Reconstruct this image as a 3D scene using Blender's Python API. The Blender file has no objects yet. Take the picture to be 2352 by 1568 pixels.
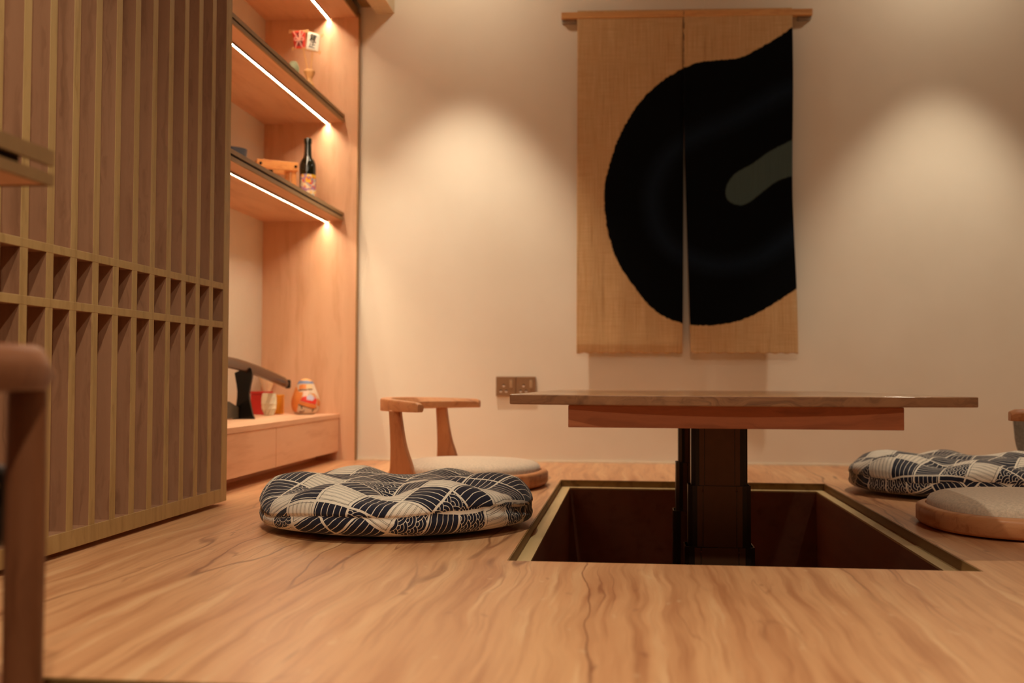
import bpy, bmesh, math, random
import numpy as np
from mathutils import Vector, Matrix
random.seed(7)
PI = math.pi
S = bpy.context.scene
C = S.collection

# ------------------------------------------------------------------ camera, world, lights, exposure
cam = bpy.data.cameras.new('camera'); co = bpy.data.objects.new('camera', cam); C.objects.link(co)
FPX = 2500.0
cam.sensor_width = 36.0; cam.lens = 36.0 * FPX / 2352
co.matrix_world = (Matrix.Translation((0, 0, 0.38)) @ Matrix.Rotation(math.atan(270 / FPX), 4, 'Z')
                   @ Matrix.Rotation(PI / 2 + math.atan(77 / FPX), 4, 'X') @ Matrix.Rotation(0.0045, 4, 'Z'))
cam.clip_start = 0.02; cam.clip_end = 60
cam.dof.use_dof = True; cam.dof.focus_distance = 2.62; cam.dof.aperture_fstop = 2.9
S.camera = co
S.view_settings.view_transform = 'Standard'; S.view_settings.look = 'None'
S.view_settings.gamma = 1; S.view_settings.use_curve_mapping = False
S.view_settings.exposure = 0.9
w = bpy.data.worlds.new('world'); S.world = w; w.use_nodes = True
w.node_tree.nodes['Background'].inputs[0].default_value = (1.0, 0.62, 0.36, 1)
w.node_tree.nodes['Background'].inputs[1].default_value = 0.02
S.cycles.max_bounces = 8; S.cycles.diffuse_bounces = 5; S.cycles.glossy_bounces = 4
S.cycles.use_denoising = True
S.cycles.sample_clamp_indirect = 3.0
CEIL = 2.36
WARM = (1.0, 0.875, 0.67)
def spot(x, y, power, deg, blend=0.6, size=0.03, tilt=(0, 0), z=CEIL - 0.03, col=WARM):
    l = bpy.data.lights.new('downlight_and_fill', 'SPOT'); l.energy = power; l.color = col
    l.spot_size = math.radians(deg); l.spot_blend = blend; l.shadow_soft_size = size
    o = bpy.data.objects.new('downlight_and_fill', l); C.objects.link(o)
    o.location = (x, y, z); o.rotation_euler = (tilt[0], tilt[1], 0)
    return o
SPOTS = [(-0.72, 4.30, 60, 65, 0.6), (1.30, 4.30, 44, 65, 0.62),
         (-0.47, 1.35, 60, 112, 1.0), (1.30, 1.70, 8, 104, 0.9),
         (0.25, -0.60, 40, 120, 0.9)]
FILL = [3.8, 3.8, 5, 6, 42]                 # added wide fill spots at the lamp positions, brightening upper wall and noren
for s_, p_ in zip(SPOTS, FILL): spot(s_[0], s_[1], p_, 168, 0.3, 0.04)
for s_ in SPOTS: spot(*s_)

# ------------------------------------------------------------------ object helpers
def link_mesh(name, bm, mat, parent=None, smooth=None, bevel=0.0, seg=2, pre=None):
    me = bpy.data.meshes.new(name)
    if pre is not None: bm.transform(pre)
    if parent is not None:
        off = Vector((0, 0, 0)); p = parent
        while p is not None: off += p.location; p = p.parent
        bmesh.ops.translate(bm, verts=bm.verts, vec=-off)
    bmesh.ops.recalc_face_normals(bm, faces=bm.faces)
    bm.to_mesh(me); bm.free()
    mats = mat if isinstance(mat, (list, tuple)) else [mat]
    for m in mats: me.materials.append(m)
    o = bpy.data.objects.new(name, me); C.objects.link(o)
    if parent is not None: o.parent = parent
    if smooth is not None:
        me.polygons.foreach_set('use_smooth', [True] * len(me.polygons))
        if smooth < 179: me.set_sharp_from_angle(angle=math.radians(smooth))
    if bevel > 0:
        b = o.modifiers.new('bevel', 'BEVEL'); b.width = bevel; b.segments = seg; b.limit_method = 'ANGLE'
        b.angle_limit = math.radians(40); b.harden_normals = False
    return o
def tag(o, label, cat, group=None):
    o['label'] = label; o['category'] = cat
    if group: o['group'] = group
    return o
def thing(name, label, cat, loc=(0, 0, 0), group=None):
    o = bpy.data.objects.new(name, None); C.objects.link(o); o.location = loc
    o.empty_display_size = 0.05
    return tag(o, label, cat, group)
def struct(o): o['kind'] = 'structure'; return o
def box(bm, x0, x1, y0, y1, z0, z1):
    v = [bm.verts.new((x, y, z)) for z in (z0, z1) for x, y in ((x0, y0), (x1, y0), (x1, y1), (x0, y1))]
    for f in ((0, 3, 2, 1), (4, 5, 6, 7), (0, 1, 5, 4), (1, 2, 6, 5), (2, 3, 7, 6), (3, 0, 4, 7)):
        bm.faces.new([v[i] for i in f])
def boxes(*bs):
    bm = bmesh.new()
    for b in bs: box(bm, *b)
    return bm
def lathe(prof, c=(0, 0, 0), n=48, bm=None):
    bm = bm or bmesh.new(); rings = []
    for r, z in prof:
        if r < 1e-6: rings.append([bm.verts.new((c[0], c[1], c[2] + z))])
        else: rings.append([bm.verts.new((c[0] + r * math.cos(2 * PI * k / n), c[1] + r * math.sin(2 * PI * k / n), c[2] + z)) for k in range(n)])
    for a, b in zip(rings, rings[1:]):
        for k in range(n):
            k2 = (k + 1) % n
            if len(a) == 1 and len(b) == 1: continue
            if len(a) == 1: bm.faces.new((a[0], b[k], b[k2]))
            elif len(b) == 1: bm.faces.new((a[k], a[k2], b[0]))
            else: bm.faces.new((a[k], a[k2], b[k2], b[k]))
    return bm
def tube(pts, rad, n=10, bm=None, caps=True):
    bm = bm or bmesh.new(); pts = [Vector(p) for p in pts]; rings = []
    rads = rad if isinstance(rad, (list, tuple)) else [rad] * len(pts)
    prev = None
    for i, p in enumerate(pts):
        t = (pts[min(i + 1, len(pts) - 1)] - pts[max(i - 1, 0)]).normalized()
        if prev is None:
            a = Vector((0, 0, 1)) if abs(t.z) < 0.9 else Vector((1, 0, 0))
            u = t.cross(a).normalized()
        else: u = (prev - t * prev.dot(t)).normalized()
        prev = u; v = t.cross(u)
        rings.append([bm.verts.new(p + (u * math.cos(2 * PI * k / n) + v * math.sin(2 * PI * k / n)) * rads[i]) for k in range(n)])
    for a, b in zip(rings, rings[1:]):
        for k in range(n): bm.faces.new((a[k], a[(k + 1) % n], b[(k + 1) % n], b[k]))
    if caps: bm.faces.new(rings[0]); bm.faces.new(rings[-1])
    return bm
def sweep(secs, bm=None, closed=False):
    """secs: list of lists of points with equal count"""
    bm = bm or bmesh.new(); R = [[bm.verts.new(p) for p in s] for s in secs]; n = len(R[0])
    for a, b in zip(R, R[1:]):
        for k in range(n): bm.faces.new((a[k], a[(k + 1) % n], b[(k + 1) % n], b[k]))
    if not closed: bm.faces.new(R[0]); bm.faces.new(R[-1])
    return bm
def prism(poly, axis, a, b, bm=None):
    """poly of (u,v); axis 0: (y,z), 1: (x,z), 2: (x,y)"""
    def P(u, v, w_): return {0: (w_, u, v), 1: (u, w_, v), 2: (u, v, w_)}[axis]
    return sweep([[P(u, v, a) for u, v in poly], [P(u, v, b) for u, v in poly]], bm)
def catmull(pts, n=8):
    pts = [np.array(p, float) for p in pts]; out = []
    P = [2 * pts[0] - pts[1]] + pts + [2 * pts[-1] - pts[-2]]
    for i in range(1, len(P) - 2):
        for k in range(n):
            t = k / n
            out.append(0.5 * ((2 * P[i]) + (-P[i - 1] + P[i + 1]) * t + (2 * P[i - 1] - 5 * P[i] + 4 * P[i + 1] - P[i + 2]) * t * t + (-P[i - 1] + 3 * P[i] - 3 * P[i + 1] + P[i + 2]) * t ** 3))
    out.append(P[-2]); return [tuple(p) for p in out]

# ------------------------------------------------------------------ shader expressions
class E:
    def __init__(s, nt, sock): s.nt = nt; s.s = sock
    def _m(s, op, *a, clamp=False):
        n = s.nt.nodes.new('ShaderNodeMath'); n.operation = op; n.use_clamp = clamp
        for i, x in enumerate((s,) + a):
            if isinstance(x, E): s.nt.links.new(x.s, n.inputs[i])
            else: n.inputs[i].default_value = float(x)
        return E(s.nt, n.outputs[0])
    def __add__(s, o): return s._m('ADD', o)
    def __radd__(s, o): return s._m('ADD', o)
    def __sub__(s, o): return s._m('SUBTRACT', o)
    def __rsub__(s, o): return (s * -1.0) + o
    def __mul__(s, o): return s._m('MULTIPLY', o)
    def __rmul__(s, o): return s._m('MULTIPLY', o)
    def __truediv__(s, o): return s._m('DIVIDE', o)
    def lt(s, o): return s._m('LESS_THAN', o)
    def gt(s, o): return s._m('GREATER_THAN', o)
    def frac(s): return s._m('FRACT')
    def floor(s): return s._m('FLOOR')
    def ceil(s): return s._m('CEIL')
    def abs(s): return s._m('ABSOLUTE')
    def sqrt(s): return s._m('SQRT')
    def mod(s, o): return s._m('FLOORED_MODULO', o)
    def min(s, o): return s._m('MINIMUM', o)
    def max(s, o): return s._m('MAXIMUM', o)
    def step(s, a, b, inter='LINEAR'):
        n = s.nt.nodes.new('ShaderNodeMapRange'); n.interpolation_type = inter; n.clamp = True
        s.nt.links.new(s.s, n.inputs[0]); n.inputs[1].default_value = a; n.inputs[2].default_value = b
        return E(s.nt, n.outputs[0])
def sel(c, a, b): return c * a + (1.0 - c) * b if not (isinstance(a, (int, float)) and isinstance(b, (int, float))) else c * (a - b) + b
class M:
    def __init__(s, name, rough=0.5, spec=0.5, metal=0.0):
        s.m = bpy.data.materials.new(name); s.m.use_nodes = True; s.nt = s.m.node_tree
        s.b = s.nt.nodes['Principled BSDF']
        s.b.inputs['Roughness'].default_value = rough; s.b.inputs['Specular IOR Level'].default_value = spec
        s.b.inputs['Metallic'].default_value = metal
    def coord(s, kind='Object'):
        n = s.nt.nodes.new('ShaderNodeTexCoord'); return n.outputs[kind]
    def split(s, sock):
        n = s.nt.nodes.new('ShaderNodeSeparateXYZ'); s.nt.links.new(sock, n.inputs[0])
        return [E(s.nt, n.outputs[i]) for i in range(3)]
    def comb(s, x, y, z=0.0):
        n = s.nt.nodes.new('ShaderNodeCombineXYZ')
        for i, v in enumerate((x, y, z)):
            if isinstance(v, E): s.nt.links.new(v.s, n.inputs[i])
            else: n.inputs[i].default_value = v
        return n.outputs[0]
    def noise(s, vec, scale=1.0, detail=2.0, rough=0.5, dist=0.0):
        n = s.nt.nodes.new('ShaderNodeTexNoise'); s.nt.links.new(vec, n.inputs['Vector'])
        n.inputs['Scale'].default_value = scale; n.inputs['Detail'].default_value = detail
        n.inputs['Roughness'].default_value = rough; n.inputs['Distortion'].default_value = dist
        return E(s.nt, n.outputs[0])
    def white(s, vec):
        n = s.nt.nodes.new('ShaderNodeTexWhiteNoise'); n.noise_dimensions = '3D'; s.nt.links.new(vec, n.inputs[0]); return E(s.nt, n.outputs[0])
    def attr(s, name):
        n = s.nt.nodes.new('ShaderNodeAttribute'); n.attribute_name = name; return E(s.nt, n.outputs['Fac'])
    def mix(s, f, a, b, mode='MIX'):
        n = s.nt.nodes.new('ShaderNodeMix'); n.data_type = 'RGBA'; n.blend_type = mode
        for i, v in ((0, f), (6, a), (7, b)):
            if isinstance(v, E): s.nt.links.new(v.s, n.inputs[i])
            elif hasattr(v, 'links') or hasattr(v, 'is_linked'): s.nt.links.new(v, n.inputs[i])
            elif isinstance(v, (int, float)): n.inputs[i].default_value = v
            else: n.inputs[i].default_value = (*v[:3], 1)
        return n.outputs[2]
    def color(s, v):
        if hasattr(v, 'is_linked'): s.nt.links.new(v, s.b.inputs['Base Color'])
        else: s.b.inputs['Base Color'].default_value = (*v[:3], 1)
        return s
    def bump(s, h, strength=0.2, dist=0.01):
        n = s.nt.nodes.new('ShaderNodeBump'); n.inputs['Strength'].default_value = strength; n.inputs['Distance'].default_value = dist
        s.nt.links.new(h.s, n.inputs['Height']); s.nt.links.new(n.outputs[0], s.b.inputs['Normal']); return s
    def set(s, **k):
        for a, v in k.items(): s.b.inputs[a.replace('_', ' ')].default_value = v
        return s
def lin(r, g, b):
    f = lambda c: (c / 255 / 12.92) if c / 255 <= 0.04045 else ((c / 255 + 0.055) / 1.055) ** 2.4
    return (f(r), f(g), f(b))
def plain(name, col, rough=0.5, spec=0.5, metal=0.0, bumps=0.0, bscale=200):
    m = M(name, rough, spec, metal)
    n = m.noise(m.coord(), bscale * 0.2, 3)
    m.color(m.mix(n.step(0.3, 0.7), [c * 0.94 for c in col], [min(1, c * 1.05) for c in col]))
    if bumps: m.bump(m.noise(m.coord(), bscale, 2), bumps, 0.002)
    return m.m
def wood(name, base, dark, light, axis=1, sc=1.0, rough=0.45, veins=0.0, fine=0.5, spec=0.4, stretch=0.06, warp=0.06):
    """grain runs along `axis`; veins = strength of dark wandering lines"""
    m = M(name, rough, spec); c = m.split(m.coord())
    k = [1.0, 1.0, 1.0]; k[axis] = stretch
    p = [c[i] * (k[i] * sc) for i in range(3)]
    v0 = m.comb(*[c[i] * (sc * (1.0 if i != axis else 0.45)) for i in range(3)])
    wv = m.noise(v0, 5.0, 3, 0.55)
    off = (wv - 0.5) * (warp * sc)
    q = [p[i] + (off if i != axis else off * 0.0) for i in range(3)]
    v = m.comb(*q)
    big = m.noise(v, 7.0, 4, 0.6)
    fin = m.noise(v, 90.0, 3, 0.6)
    col = m.mix(big.step(0.32, 0.68), base, light)
    d1 = m.noise(v, 16.0, 3, 0.6)
    col = m.mix(d1.step(0.5, 0.72) * 0.7, col, dark)
    if veins:
        r = (m.noise(v, 9.0, 2, 0.5) - 0.5).abs().step(0.018, 0.0)
        gate = m.noise(v0, 4.0, 2).step(0.45, 0.62)
        col = m.mix(r * gate * veins, col, [x * 0.55 for x in dark])
        r2 = (m.noise(v, 26.0, 2, 0.5) - 0.47).abs().step(0.03, 0.0)
        col = m.mix(r2 * (veins * 0.45), col, dark)
    col = m.mix((fin - 0.5).abs() * fine, col, dark)
    m.color(col)
    m.bump(fin, 0.06, 0.001)
    return m.m

# palette
def floor_mat():
    m = M('laminate_floor_wood', 0.34, 0.4); x, y, z = m.split(m.coord())
    w1 = m.noise(m.comb(x * 3.0, y * 2.2), 1.0, 2) - .5; w2 = m.noise(m.comb(x * 10.0, y * 8.0), 1.0, 2) - .5
    wx = x + w1 * .07 + w2 * .014
    def n(fx, fy, d=3, r_=.55, o=0.0): return m.noise(m.comb(wx * fx + o, y * fy, o), 1.0, d, r_)
    s1, s2, s3 = n(9, .55, 3), n(30, 1.3, 3, .6, 3.1), n(120, 3.5, 2, .6, 7.7)
    c = m.mix(s1.step(.33, .67), lin(204, 146, 102), lin(224, 172, 124))
    c = m.mix(s2.step(.50, .70) * .62, c, lin(168, 106, 68))
    c = m.mix(n(70, 2.2, 2, .6, 51.0).step(.52, .68) * .45, c, lin(172, 112, 74))
    c = m.mix(s2.step(.44, .32) * .5, c, lin(238, 198, 150))
    vein = (n(7, .8, 2, .5, 12.0) - .5).abs().step(.016, .002) * n(5, 1.1, 1, .5, 20.0).step(.46, .6)
    c = m.mix(vein * .75, c, lin(124, 72, 46))
    vein2 = (n(16, 1.0, 2, .5, 31.0) - .52).abs().step(.014, .0) * n(9, 1.6, 1, .5, 41.0).step(.5, .66)
    c = m.mix(vein2 * .7, c, lin(140, 82, 54))
    spots = m.noise(m.comb(wx * 34.0, y * 13.0, 5.0), 1.0, 1).step(.70, .80)
    c = m.mix(spots * .5, c, lin(142, 86, 58))
    pale = m.noise(m.comb(wx * 40.0, y * 18.0, 15.0), 1.0, 1).step(.70, .80)
    c = m.mix(pale * .35, c, lin(240, 208, 164))
    c = m.mix((s3 - .5).abs() * .6, c, lin(160, 104, 68))
    m.color(c); m.bump(s3, .05, .001); return m.m
M_floor = floor_mat()
M_table = wood('walnut_tabletop', lin(178, 130, 90), lin(120, 78, 50), lin(200, 154, 112), 1, 1.5, 0.17, veins=0.5, spec=0.6, stretch=0.08, warp=0.04)
M_apron = wood('red_brown_apron_wood', lin(160, 92, 56), lin(104, 54, 32), lin(178, 104, 66), 0, 2.0, 0.45, veins=0.2, stretch=0.05)
M_cab = wood('peach_laminate', lin(222, 172, 134), lin(205, 150, 112), lin(232, 186, 150), 2, 1.3, 0.5, fine=0.15, stretch=0.10)
M_cabh = wood('peach_laminate_horizontal', lin(222, 172, 134), lin(205, 150, 112), lin(232, 186, 150), 1, 1.3, 0.5, fine=0.15, stretch=0.10)
M_slat = wood('brown_slat_veneer', lin(158, 114, 84), lin(132, 92, 66), lin(170, 126, 95), 2, 3.0, 0.5, fine=0.3, stretch=0.03)
M_slatf = wood('tan_slat_edge', lin(172, 140, 88), lin(150, 118, 70), lin(184, 152, 100), 2, 3.0, 0.5, fine=0.3, stretch=0.03)
M_bronze = plain('bronze_edge_trim', lin(150, 116, 74), 0.45, 0.5, 0.15)
M_groove = plain('dark_groove', lin(50, 30, 16), 0.8)
M_ledge = wood('pale_plywood_ledge', lin(205, 175, 122), lin(180, 148, 96), lin(214, 186, 136), 1, 2.0, 0.5, fine=0.3)
M_rabbet = wood('rabbet_brown', lin(134, 100, 54), lin(96, 66, 32), lin(150, 114, 66), 1, 2.0, 0.5)
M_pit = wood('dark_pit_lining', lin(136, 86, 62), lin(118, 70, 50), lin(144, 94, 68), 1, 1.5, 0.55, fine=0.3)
M_chair = wood('cherry_chair_wood', lin(196, 130, 84), lin(160, 92, 52), lin(208, 146, 98), 0, 3.0, 0.42, fine=0.4, stretch=0.12)
M_chairv = wood('cherry_post_wood', lin(186, 118, 74), lin(150, 84, 48), lin(198, 132, 86), 2, 3.0, 0.42, fine=0.4, stretch=0.12)
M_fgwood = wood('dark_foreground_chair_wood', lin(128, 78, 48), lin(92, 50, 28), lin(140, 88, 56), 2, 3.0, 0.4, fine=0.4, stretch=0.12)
M_black = plain('black_lacquer', lin(10, 9, 8), 0.22, 0.35)
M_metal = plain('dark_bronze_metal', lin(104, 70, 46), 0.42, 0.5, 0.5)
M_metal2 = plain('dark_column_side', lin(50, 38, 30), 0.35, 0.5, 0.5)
M_white = plain('white_plaster', lin(214, 192, 160), 0.8, 0.2)
M_ceil = plain('taupe_bounce_ceiling', lin(176, 156, 132), 0.8, 0.2)  # unseen ceiling, tone set for how much light it bounces
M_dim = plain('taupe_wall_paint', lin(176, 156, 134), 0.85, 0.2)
M_skirt = plain('cream_skirting', lin(236, 222, 198), 0.5)
def wall_mat():
    m = M('cream_wall_paint', 0.85, 0.2); n = m.noise(m.coord(), 3.0, 3); n2 = m.noise(m.coord(), 300.0, 2)
    m.color(m.mix(n.step(0.3, 0.7), lin(232, 219, 200), lin(238, 226, 208))); m.bump(n2, 0.04, 0.001); return m.m
M_wall = wall_mat()
def fabric(name, col, sc=900.0, amt=0.25):
    m = M(name, 0.9, 0.15); c = m.split(m.coord())
    n = m.noise(m.coord(), 160.0, 3); w1 = ((c[0] * sc)._m('SINE') * (c[1] * sc)._m('SINE'))
    m.color(m.mix(n.step(0.25, 0.75), [x * (1 - amt) for x in col], [min(1, x * 1.08) for x in col]))
    m.bump(n, 0.25, 0.001); m.set(Sheen_Weight=0.25); return m.m
M_linen = fabric('oatmeal_seat_fabric', lin(226, 204, 180))

# ------------------------------------------------------------------ room shell
YW, XL, XR, YF = 4.75, -1.66, 2.30, -2.6
PX0, PX1, PY0, PY1 = -0.249, 0.6895, 2.23, 3.97      # outer edge of the recess
FT = 0.40
bm = boxes((XL, PX0, 1.305, YW, -0.06, 0), (PX1, XR, 1.305, YW, -0.06, 0), (PX0, PX1, 1.305, PY0, -0.06, 0), (PX0, PX1, PY1, YW, -0.06, 0))
bmesh.ops.remove_doubles(bm, verts=bm.verts, dist=1e-5)
struct(link_mesh('floor', bm, M_floor))
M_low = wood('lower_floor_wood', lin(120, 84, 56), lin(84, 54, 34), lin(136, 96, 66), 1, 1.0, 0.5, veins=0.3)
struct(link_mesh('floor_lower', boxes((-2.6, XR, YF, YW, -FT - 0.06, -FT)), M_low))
struct(link_mesh('wall_step', boxes((XL, XR, 1.33, 1.35, -FT, -0.06)), M_pit))
struct(link_mesh('trim_step', boxes((XL, XR, 1.30, 1.33, -0.075, -0.001)), M_rabbet))
struct(link_mesh('wall_back', boxes((-2.6, XR + .1, YW, YW + 0.1, -FT, CEIL)), M_wall))
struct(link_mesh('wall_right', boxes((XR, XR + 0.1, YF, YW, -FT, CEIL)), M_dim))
struct(link_mesh('wall_left', boxes((-1.76, XL, 0.3, YW, -FT, CEIL)), M_wall))
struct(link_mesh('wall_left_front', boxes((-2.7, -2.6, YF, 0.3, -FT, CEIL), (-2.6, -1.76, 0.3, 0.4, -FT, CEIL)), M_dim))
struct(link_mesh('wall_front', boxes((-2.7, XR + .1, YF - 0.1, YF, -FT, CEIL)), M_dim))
struct(link_mesh('ceiling', boxes((-2.7, XR + .1, YF - .1, YW + .1, CEIL, CEIL + 0.1)), M_ceil))
struct(link_mesh('baseboard_back', boxes((-1.203, XR, YW - 0.006, YW, 0, 0.008)), M_skirt))
struct(link_mesh('trim_beam', boxes((-1.133, -1.05, 1.0, YW, 1.999, CEIL)), M_white))
# recess: rabbet side, pale ledge, dark lining
RD, LW = 0.024, 0.036
bm = bmesh.new()
for a in ((PX0, PX0 + .003, PY0, PY1), (PX1 - .003, PX1, PY0, PY1), (PX0 + .003, PX1 - .003, PY0, PY0 + .003), (PX0 + .003, PX1 - .003, PY1 - .003, PY1)):
    box(bm, *a, -RD - .0, -0.0008)
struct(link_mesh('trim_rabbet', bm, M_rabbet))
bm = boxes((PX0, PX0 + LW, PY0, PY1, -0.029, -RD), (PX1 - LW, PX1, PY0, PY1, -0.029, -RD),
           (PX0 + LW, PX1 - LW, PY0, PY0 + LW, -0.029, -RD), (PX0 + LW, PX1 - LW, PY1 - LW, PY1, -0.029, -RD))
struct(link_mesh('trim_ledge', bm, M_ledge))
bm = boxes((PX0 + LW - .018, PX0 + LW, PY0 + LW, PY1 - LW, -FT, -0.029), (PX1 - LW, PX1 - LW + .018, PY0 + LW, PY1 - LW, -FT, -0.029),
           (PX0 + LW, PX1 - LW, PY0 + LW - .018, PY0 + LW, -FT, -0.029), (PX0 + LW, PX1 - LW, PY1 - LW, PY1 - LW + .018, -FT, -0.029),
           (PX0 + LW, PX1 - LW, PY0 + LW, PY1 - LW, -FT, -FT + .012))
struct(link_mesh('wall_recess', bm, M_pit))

# downlight fittings in the ceiling
M_lamp = M('lamp_glow', 0.5); M_lamp.color((1, .8, .6)); M_lamp.b.inputs['Emission Color'].default_value = (1, 0.75, 0.48, 1); M_lamp.b.inputs['Emission Strength'].default_value = 6; M_lamp = M_lamp.m
names = ['left of the noren', 'right of the noren', 'above the platform edge', 'on the right near the step', 'over the lower floor']
for (x, y, *_), nm in zip(SPOTS, names):
    t = thing('downlight', 'small round recessed ceiling downlight ' + nm, 'light', (x, y, CEIL), 'ceiling downlights')
    link_mesh('rim', lathe([(0.034, -0.004), (0.05, -0.004), (0.052, 0.0), (0.034, 0.0), (0.034, -0.004)], (x, y, CEIL), 32), M_white, t, 30)
    link_mesh('lamp_lens', lathe([(0, -0.002), (0.033, -0.002), (0.033, 0)], (x, y, CEIL), 32), M_lamp, t)

# ------------------------------------------------------------------ built-in display cabinet
CXB, CYE, CY0 = -1.64, 4.73, 1.70
t = thing('display_cabinet', 'tall open display cabinet of peach wood veneer built into the left wall', 'cabinet', (CXB, CY0, 0))
link_mesh('end_panel', boxes((CXB, -1.208, CYE, YW - .001, 0, 2.0)), M_cab, t)
link_mesh('end_panel', boxes((CXB, -1.212, CY0 - .02, CY0, 0, 2.0)), M_cab, t)
o = link_mesh('back_panel', boxes((CXB - .018, CXB, CY0, CYE, 0, 2.0)), M_wall, t); o['label'] = 'cream painted back panel'
link_mesh('top_board', boxes((CXB, -1.217, CY0, CYE, 1.978, 2.02)), M_cabh, t)
link_mesh('edge_trim', boxes((-1.208, -1.203, CYE - .004, YW - .001, 0, 2.0), (-1.217, -1.2125, CY0, CYE - .004, 1.978, 2.02)), M_bronze, t)
M_led = M('led_glow', 0.5); M_led.color((1, .9, .75)); M_led.b.inputs['Emission Color'].default_value = (1, 0.80, 0.55, 1); M_led.b.inputs['Emission Strength'].default_value = 85; M_led = M_led.m
M_chan = plain('dull_aluminium_channel', lin(120, 98, 78), .6, .4, .1)
def led(parent, zb, y0, y1):
    """downward linear LED in a slim channel under a board"""
    a = link_mesh('led_channel', boxes((-1.3518, -1.3492, y0, y1, zb - .007, zb), (-1.3408, -1.3382, y0, y1, zb - .007, zb)), M_chan, parent)
    b = link_mesh('led_strip', boxes((-1.3490, -1.3410, y0, y1, zb - .0018, zb - .0005)), M_led, a)
led(t, 1.978, CY0, CYE - .003)
def shelf(zt, th, label):
    t = thing('display_shelf', label, 'shelf', (CXB, CY0, zt - th), 'shelves of the display cabinet')
    zb = zt - th
    link_mesh('board', boxes((CXB, -1.275, CY0, CYE, zb, zt)), M_cabh, t)
    link_mesh('edge_trim', boxes((-1.275, -1.269, CY0, CYE - .004, zt - .015, zt), (-1.275, -1.269, CY0, CYE - .004, zb, zb + .014)), M_bronze, t)
    link_mesh('groove', boxes((-1.275, -1.2735, CY0, CYE - .012, zb + .014, zt - .015)), M_groove, t)
    led(t, zb, CY0, CYE - .003)
shelf(1.541, 0.036, 'upper wooden display shelf with bronze edge and LED strip, holding the little flags')
shelf(1.101, 0.037, 'lower wooden display shelf with bronze edge and LED strip, holding the wine bottle')
# storage bench
t = thing('storage_bench', 'low wooden storage bench with plain drawer fronts under the display shelves', 'cabinet', (CXB, CY0, 0))
link_mesh('carcass', boxes((CXB, -1.30, CY0, CYE, 0.042, 0.187)), M_cabh, t)
link_mesh('bench_top', boxes((CXB, -1.279, CY0, CYE, 0.187, 0.205)), M_cabh, t)
ys = [CYE - .004, 3.865, 3.0, 2.135, CY0]
for a, b in zip(ys[1:], ys):
    link_mesh('drawer_front', boxes((-1.30, -1.281, a + .0024, b - .0024, 0.040, 0.1865)), M_cabh, t, bevel=0.0012)
link_mesh('toe_kick', boxes((-1.40, -1.385, CY0, CYE, 0, 0.042)), M_cabh, t)

# ------------------------------------------------------------------ slatted screen
SX1, SX0 = -1.165, -1.210
t = thing('slatted_screen', 'tall sliding lattice screen of narrow upright wooden slats on the left', 'screen', (-1.187, 2.3, 0.012))
ff = SX1 - 0.0025
def faced(name, x0, x1, y0, y1, z0, z1):
    o = link_mesh(name, boxes((x0, x1, y0, y1, z0, z1)), [M_slat, M_slatf], t, bevel=0.0008, seg=1)
    for p in o.data.polygons:
        if p.normal.x > .9: p.material_index = 1
    return o
Y_ST = 3.071
faced('stile', SX0, SX1, Y_ST - .044, Y_ST, .012, 1.99)
faced('stile', SX0, SX1, 1.60, 1.644, .012, 1.99)
faced('bottom_rail', SX0, SX1 - .0004, 1.644, Y_ST - .044, .012, .050)
faced('top_rail', SX0, SX1 - .0004, 1.644, Y_ST - .044, 1.95, 1.99)
faced('cross_rail', SX0, SX1 - .0004, 1.644, Y_ST - .044, .623, .641)
faced('cross_rail', SX0, SX1 - .0004, 1.644, Y_ST - .044, .512, .530)
yy = 2.951
link_mesh('back_panel', boxes((SX0 - .004, SX0 - .0005, 1.60, Y_ST, .012, 1.975)), M_slat, t)  # unseen panel, added to block cabinet light coming through the slats
while yy > 1.68:
    faced('slat', SX0 + .001, SX1 - .0008, yy - .0272, yy, .049, 1.951); yy -= .0949
for gy in (1.7, 2.8): link_mesh('floor_guide', boxes((-1.208, -1.203, gy, gy + .04, 0.0, .012)), M_bronze, t)
struct(link_mesh('trim_track', boxes((-1.2, -1.15, 1.0, YW, 2.03, 2.05)), M_bronze))

# foreground shelf (left, beside the camera)
t = thing('wall_shelf', 'blurred wooden shelf with a dark grooved edge jutting in at the far left', 'shelf', (-1.2, 1.0, .625))
link_mesh('board', boxes((XL, -.759, 0.42, 1.345, .6265, .6285), (XL, -.80, .42, 1.315, .6285, .667)), M_cabh, t)
o = link_mesh('edge_trim', boxes((-.759, -.752, .42, 1.35, .651, .671), (-.80, -.759, .42, 1.35, .667, .671)), M_bronze, t)
link_mesh('edge_trim', boxes((-.759, -.752, .42, 1.35, .625, .640), (XL, -.759, 1.345, 1.35, .625, .640)), M_bronze, t)
link_mesh('groove', boxes((-.80, -.772, .42, 1.30, .6285, .667)), M_groove, t)

# ------------------------------------------------------------------ noren
NY = 4.712
OUT = [(0.782, 1.912), (0.688, 1.866), (0.655, 1.844), (0.6, 1.81), (0.545, 1.781), (0.49, 1.751), (0.434, 1.739), (0.361, 1.734), (0.305, 1.731), (0.234, 1.707), (0.156, 1.665), (0.082, 1.604), (0.016, 1.526), (-0.031, 1.441), (-0.068, 1.356), (-0.096, 1.262), (-0.109, 1.177), (-0.106, 1.082), (-0.086, 0.968), (-0.049, 0.868), (0.007, 0.779), (0.082, 0.684), (0.156, 0.628), (0.227, 0.604), (0.258, 0.596), (0.341, 0.594), (0.432, 0.605), (0.524, 0.639), (0.615, 0.692), (0.691, 0.742), (0.778, 0.794)]
BAND = [(0.795, 1.639), (0.652, 1.59), (0.446, 1.479), (0.28, 1.408), (0.166, 1.325), (0.103, 1.199), (0.103, 1.072), (0.145, 0.966), (0.238, 0.891), (0.383, 0.848), (0.538, 0.878), (0.691, 0.982), (0.793, 1.043)]
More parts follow.
